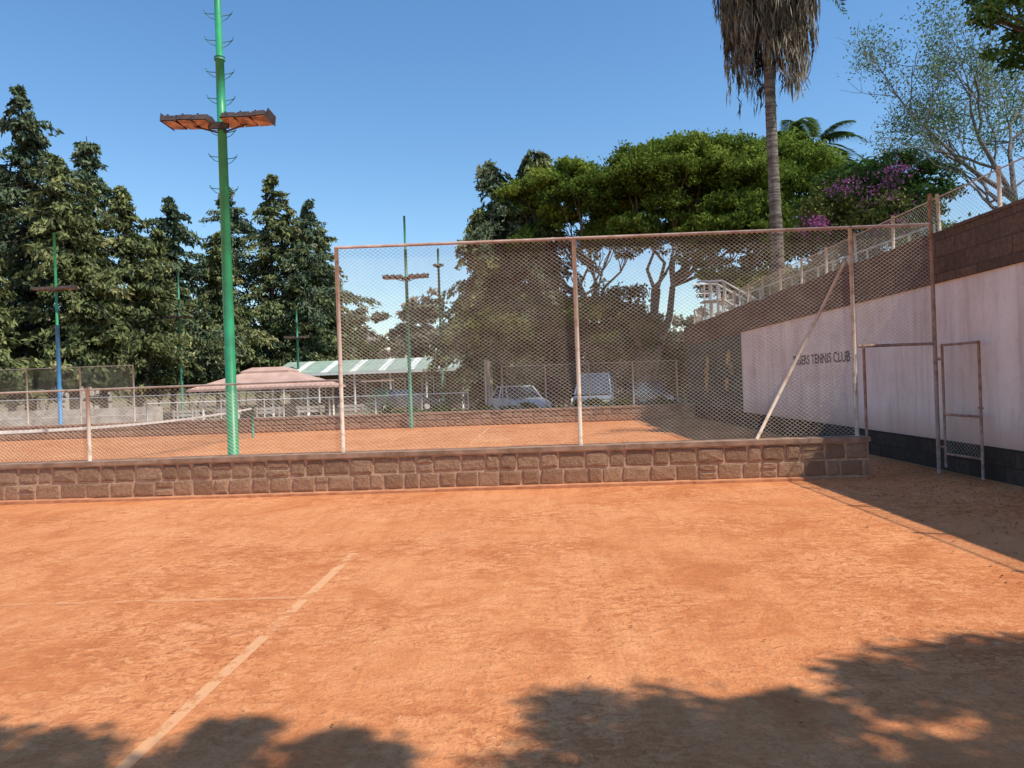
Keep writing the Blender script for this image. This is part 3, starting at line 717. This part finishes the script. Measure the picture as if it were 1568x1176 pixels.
def palm(name,x,y,z0,zc,r,fr=26,fl=2.6,dead=True,size=1.0,lift=0,wide=1):
    E=empty(name); t=MB(); pts=[];rs=[]; n=120
    for i in range(n+1):
        s=i/n; pts.append((x-.25*math.sin(s*2.6)*0.5,y,z0+(zc+lift-z0)*s)); rs.append(r*(1.2-.3*min(1,s*2.5))*(1+.07*(i%2))*random.uniform(.97,1.03)*(1 if s<.8 else 1+.4*(s-.8)))
    t.tube(pts,rs,12); t.build('trunk',['palmtrunk'],E); tx=pts[-1][0]
    L=Leaves()
    for i in range(fr):
        az=random.uniform(0,6.283); el=random.uniform(-.1,1.3); d=np.array([math.cos(az),math.sin(az)])
        m=70; s=np.linspace(.15,1,m); out=fl*s*math.cos(el*.8); zz=zc+lift+fl*(s*math.sin(el)-.75*s*s*(1.1-el*.3))
        C=np.stack([tx+d[0]*out,y+d[1]*out,zz],1)
        for sg in (-1,1):
            side=np.array([-d[1],d[0],0])*sg
            A=(side*.8+np.array([d[0]*.5,d[1]*.5,-.45]))[None,:]*(fl*.16*wide*np.sin(np.pi*(s*.85+.12)))[:,None]+rng.normal(0,.02,(m,3))
            B=np.cross(A,np.array([d[0],d[1],.6])[None,:]); B/=np.linalg.norm(B,axis=1)[:,None]+1e-9; B*=.028*size
            L.add(C+A,A,B,.5+rng.normal(0,.2,m)+random.gauss(0,.0))
    L.build('green_fronds','palm',E)
    if dead:
        L=Leaves(); t=MB()
        for i in range(150):
            az=random.uniform(0,6.283); d=np.array([math.cos(az),math.sin(az),0]); lev=random.random()
            zs=zc-1.3+2.8*lev; o=random.uniform(.6,1.3)+.55*lev; ln=random.uniform(1.1,2.6)
            m=46; s=np.linspace(0,1,m); out=r+o*np.sin(np.minimum(1,s*1.5)*math.pi/2)*(1-.10*s); zz=zs+.25*np.sin(s*3)-ln*s**1.7*1.1
            C=np.outer(out,d)+np.array([tx,y,0]); C[:,2]=zz
            t.tube([tuple(C[0]),tuple(C[10]),tuple(C[22]),tuple(C[34])],.018,3,cap=False)
            ii=rng.integers(8,m,70); side=np.array([-d[1],d[0],0])
            P=C[ii]+np.outer(rng.normal(0,.15,70),side); P[:,2]-=rng.uniform(0,.35,70)
            A=np.array([0,0,-1.])[None,:]*rng.uniform(.15,.42,70)[:,None]+rng.normal(0,.06,(70,3)); B=np.cross(A,rdir(70)); B/=np.linalg.norm(B,axis=1)[:,None]; B*=.022
            L.add(P,A,B,random.gauss(.42,.25)+rng.normal(0,.15,70))
        t.build('frond_stalks',['bark'],E); L.build('dead_frond_skirt','deadpalm',E)
palm('palm_tree',8.55,26,3.2,15.0,.20,fr=40,fl=3.2,lift=2.5)
palm('palm_tree',15.9,42,3,14.4,.2,fr=20,fl=3.2,dead=False,size=1.3,wide=1.0)
L=Leaves()
for x in np.arange(-95,75,3.2):
    h=random.uniform(7,12)*(1.0 if -30<x<-6 else 1)
    for k in range(4): blob(L,(x+random.uniform(-2,2),random.uniform(84,96),h*random.uniform(.3,.85)),(3,2.5,h*.22),420,.42,var0=random.uniform(.3,.7))
for x,h in ((-25,13.6),(-22,12.6),(-14.5,13.6),(-12.5,12)):
    for k in range(6): blob(L,(x+random.gauss(0,1.2),88,h*random.uniform(.55,.9)),(1.8,2,1.4),400,.28,var0=random.uniform(.35,.8))
for x in np.arange(-28,-6,1.3): blob(L,(x,80,random.uniform(1.5,6)),(1.8,2,2.0),420,.3,var0=random.uniform(.2,.6))
L.build('distant_trees','bg')
h=MB(); pr=None
for i in range(61):
    x=-400+i*13.3; zt=9+5*math.sin(i*.35)+3*math.sin(i*.9)
    if pr: h.poly([(pr[0],330,0),(x,330,0),(x,345,zt),(pr[0],345,pr[1])])
    pr=(x,zt)
h.build('hills',['grass'])

# ---------------------------------------------------------------- overhanging tree that shades the foreground
sh=(.65,-.35)
tg=[(.35,3.35,.40),(.75,3.15,.45),(.45,2.7,.6),(1.05,2.75,.42),(1.0,2.3,.6),(1.72,3.65,.33),(2.2,3.75,.45),(2.75,3.7,.6),(2.45,3.15,.45),(2.0,2.6,.6),(3.3,3.2,.7),(1.5,2.1,.6),(.1,2.4,.6),(1.15,3.4,.22),
    (-2.8,2.9,.5),(-2.15,2.95,.36),(-1.45,3.3,.17),(-1.45,2.95,.28),(-.85,3.05,.25),(-1.7,2.6,.45),(-.9,2.5,.5)]
cls=[]
for (x,y,r) in tg:
    hh=random.uniform(6.3,7.4); cls.append(((x+hh*sh[0],y+hh*sh[1],hh),(r,r,r*.45)))
E=empty('shade_tree'); t=MB(); L=Leaves()
limb(t,(8.6,-1.6,3.2),(7.8,-.9,5.6),.25,.18)
for c,r in cls:
    p=limb(t,(7.8,-.9,5.6),c,.07,.02,5,.06)
    blob(L,c,r,int(1900*max(.35,(r[0]/.5)**2)),.06,subs=30,sub_r=.42)
for i in range(10):
    c=(random.uniform(7.5,11),random.uniform(-4.5,-.5),random.uniform(7,9.5)); limb(t,(7.8,-.9,5.6),c,.07,.02); blob(L,c,(1.3,1.3,.7),1100,.09,sub_r=.35)
t.build('trunk_and_limbs',['bark'],E); L.build('foliage','dk',E)

n=2600; L=Leaves(); P=np.stack([6.1-np.abs(rng.normal(0,1.1,n)),rng.uniform(3,13,n),np.full(n,.018)],1); P=P[P[:,0]>3.2]
P2=np.stack([rng.uniform(-7,5,260),rng.uniform(2.4,10.7,260),np.full(260,.016)],1); P=np.concatenate([P,P2]); n=len(P)
A=rdir(n)*.024; A[-260:]*=.55; A[:,2]*=.25; B=np.cross(A,np.array([0,0,1.])[None,:])*.5; L.add(P,A,B,rng.random(n)); L.build('fallen_leaves','litter')

# ---------------------------------------------------------------- world, sun, camera
W=bpy.data.worlds.new('World'); S.world=W; W.use_nodes=True; nt=W.node_tree
sd=Vector((.65,-.35,1)).normalized()
sky=nt.nodes.new('ShaderNodeTexSky'); sky.sky_type='NISHITA'; sky.sun_disc=False
sky.sun_elevation=math.asin(sd.z); sky.sun_rotation=math.atan2(sd.x,sd.y); sky.altitude=0; sky.air_density=1.2; sky.dust_density=.3; sky.ozone_density=3.2
hs=nt.nodes.new('ShaderNodeHueSaturation'); hs.inputs['Saturation'].default_value=1.2; hs.inputs['Value'].default_value=1.25
bg=nt.nodes['Background']; bg.inputs['Strength'].default_value=.14; nt.links.new(sky.outputs[0],hs.inputs['Color']); nt.links.new(hs.outputs[0],bg.inputs['Color'])
sl=bpy.data.lights.new('sun','SUN'); sl.energy=5.0; sl.angle=math.radians(.53); sl.color=(1,.93,.80)
so=bpy.data.objects.new('sun',sl); COL.objects.link(so); so.rotation_euler=sd.to_track_quat('Z','Y').to_euler(); so.location=(20,-20,40)
cam=bpy.data.cameras.new('camera'); co=bpy.data.objects.new('camera',cam); COL.objects.link(co)
cam.sensor_width=36; cam.lens=25.95; cam.clip_end=2000; cam.clip_start=.05
co.matrix_world=Matrix.Translation((0,0,1.55))@Matrix.Rotation(.035,4,'Z')@Matrix.Rotation(math.radians(90),4,'X')@Matrix.Rotation(-.035,4,'Z')
S.camera=co
S.view_settings.view_transform='Standard'; S.view_settings.look='None'; S.view_settings.exposure=0
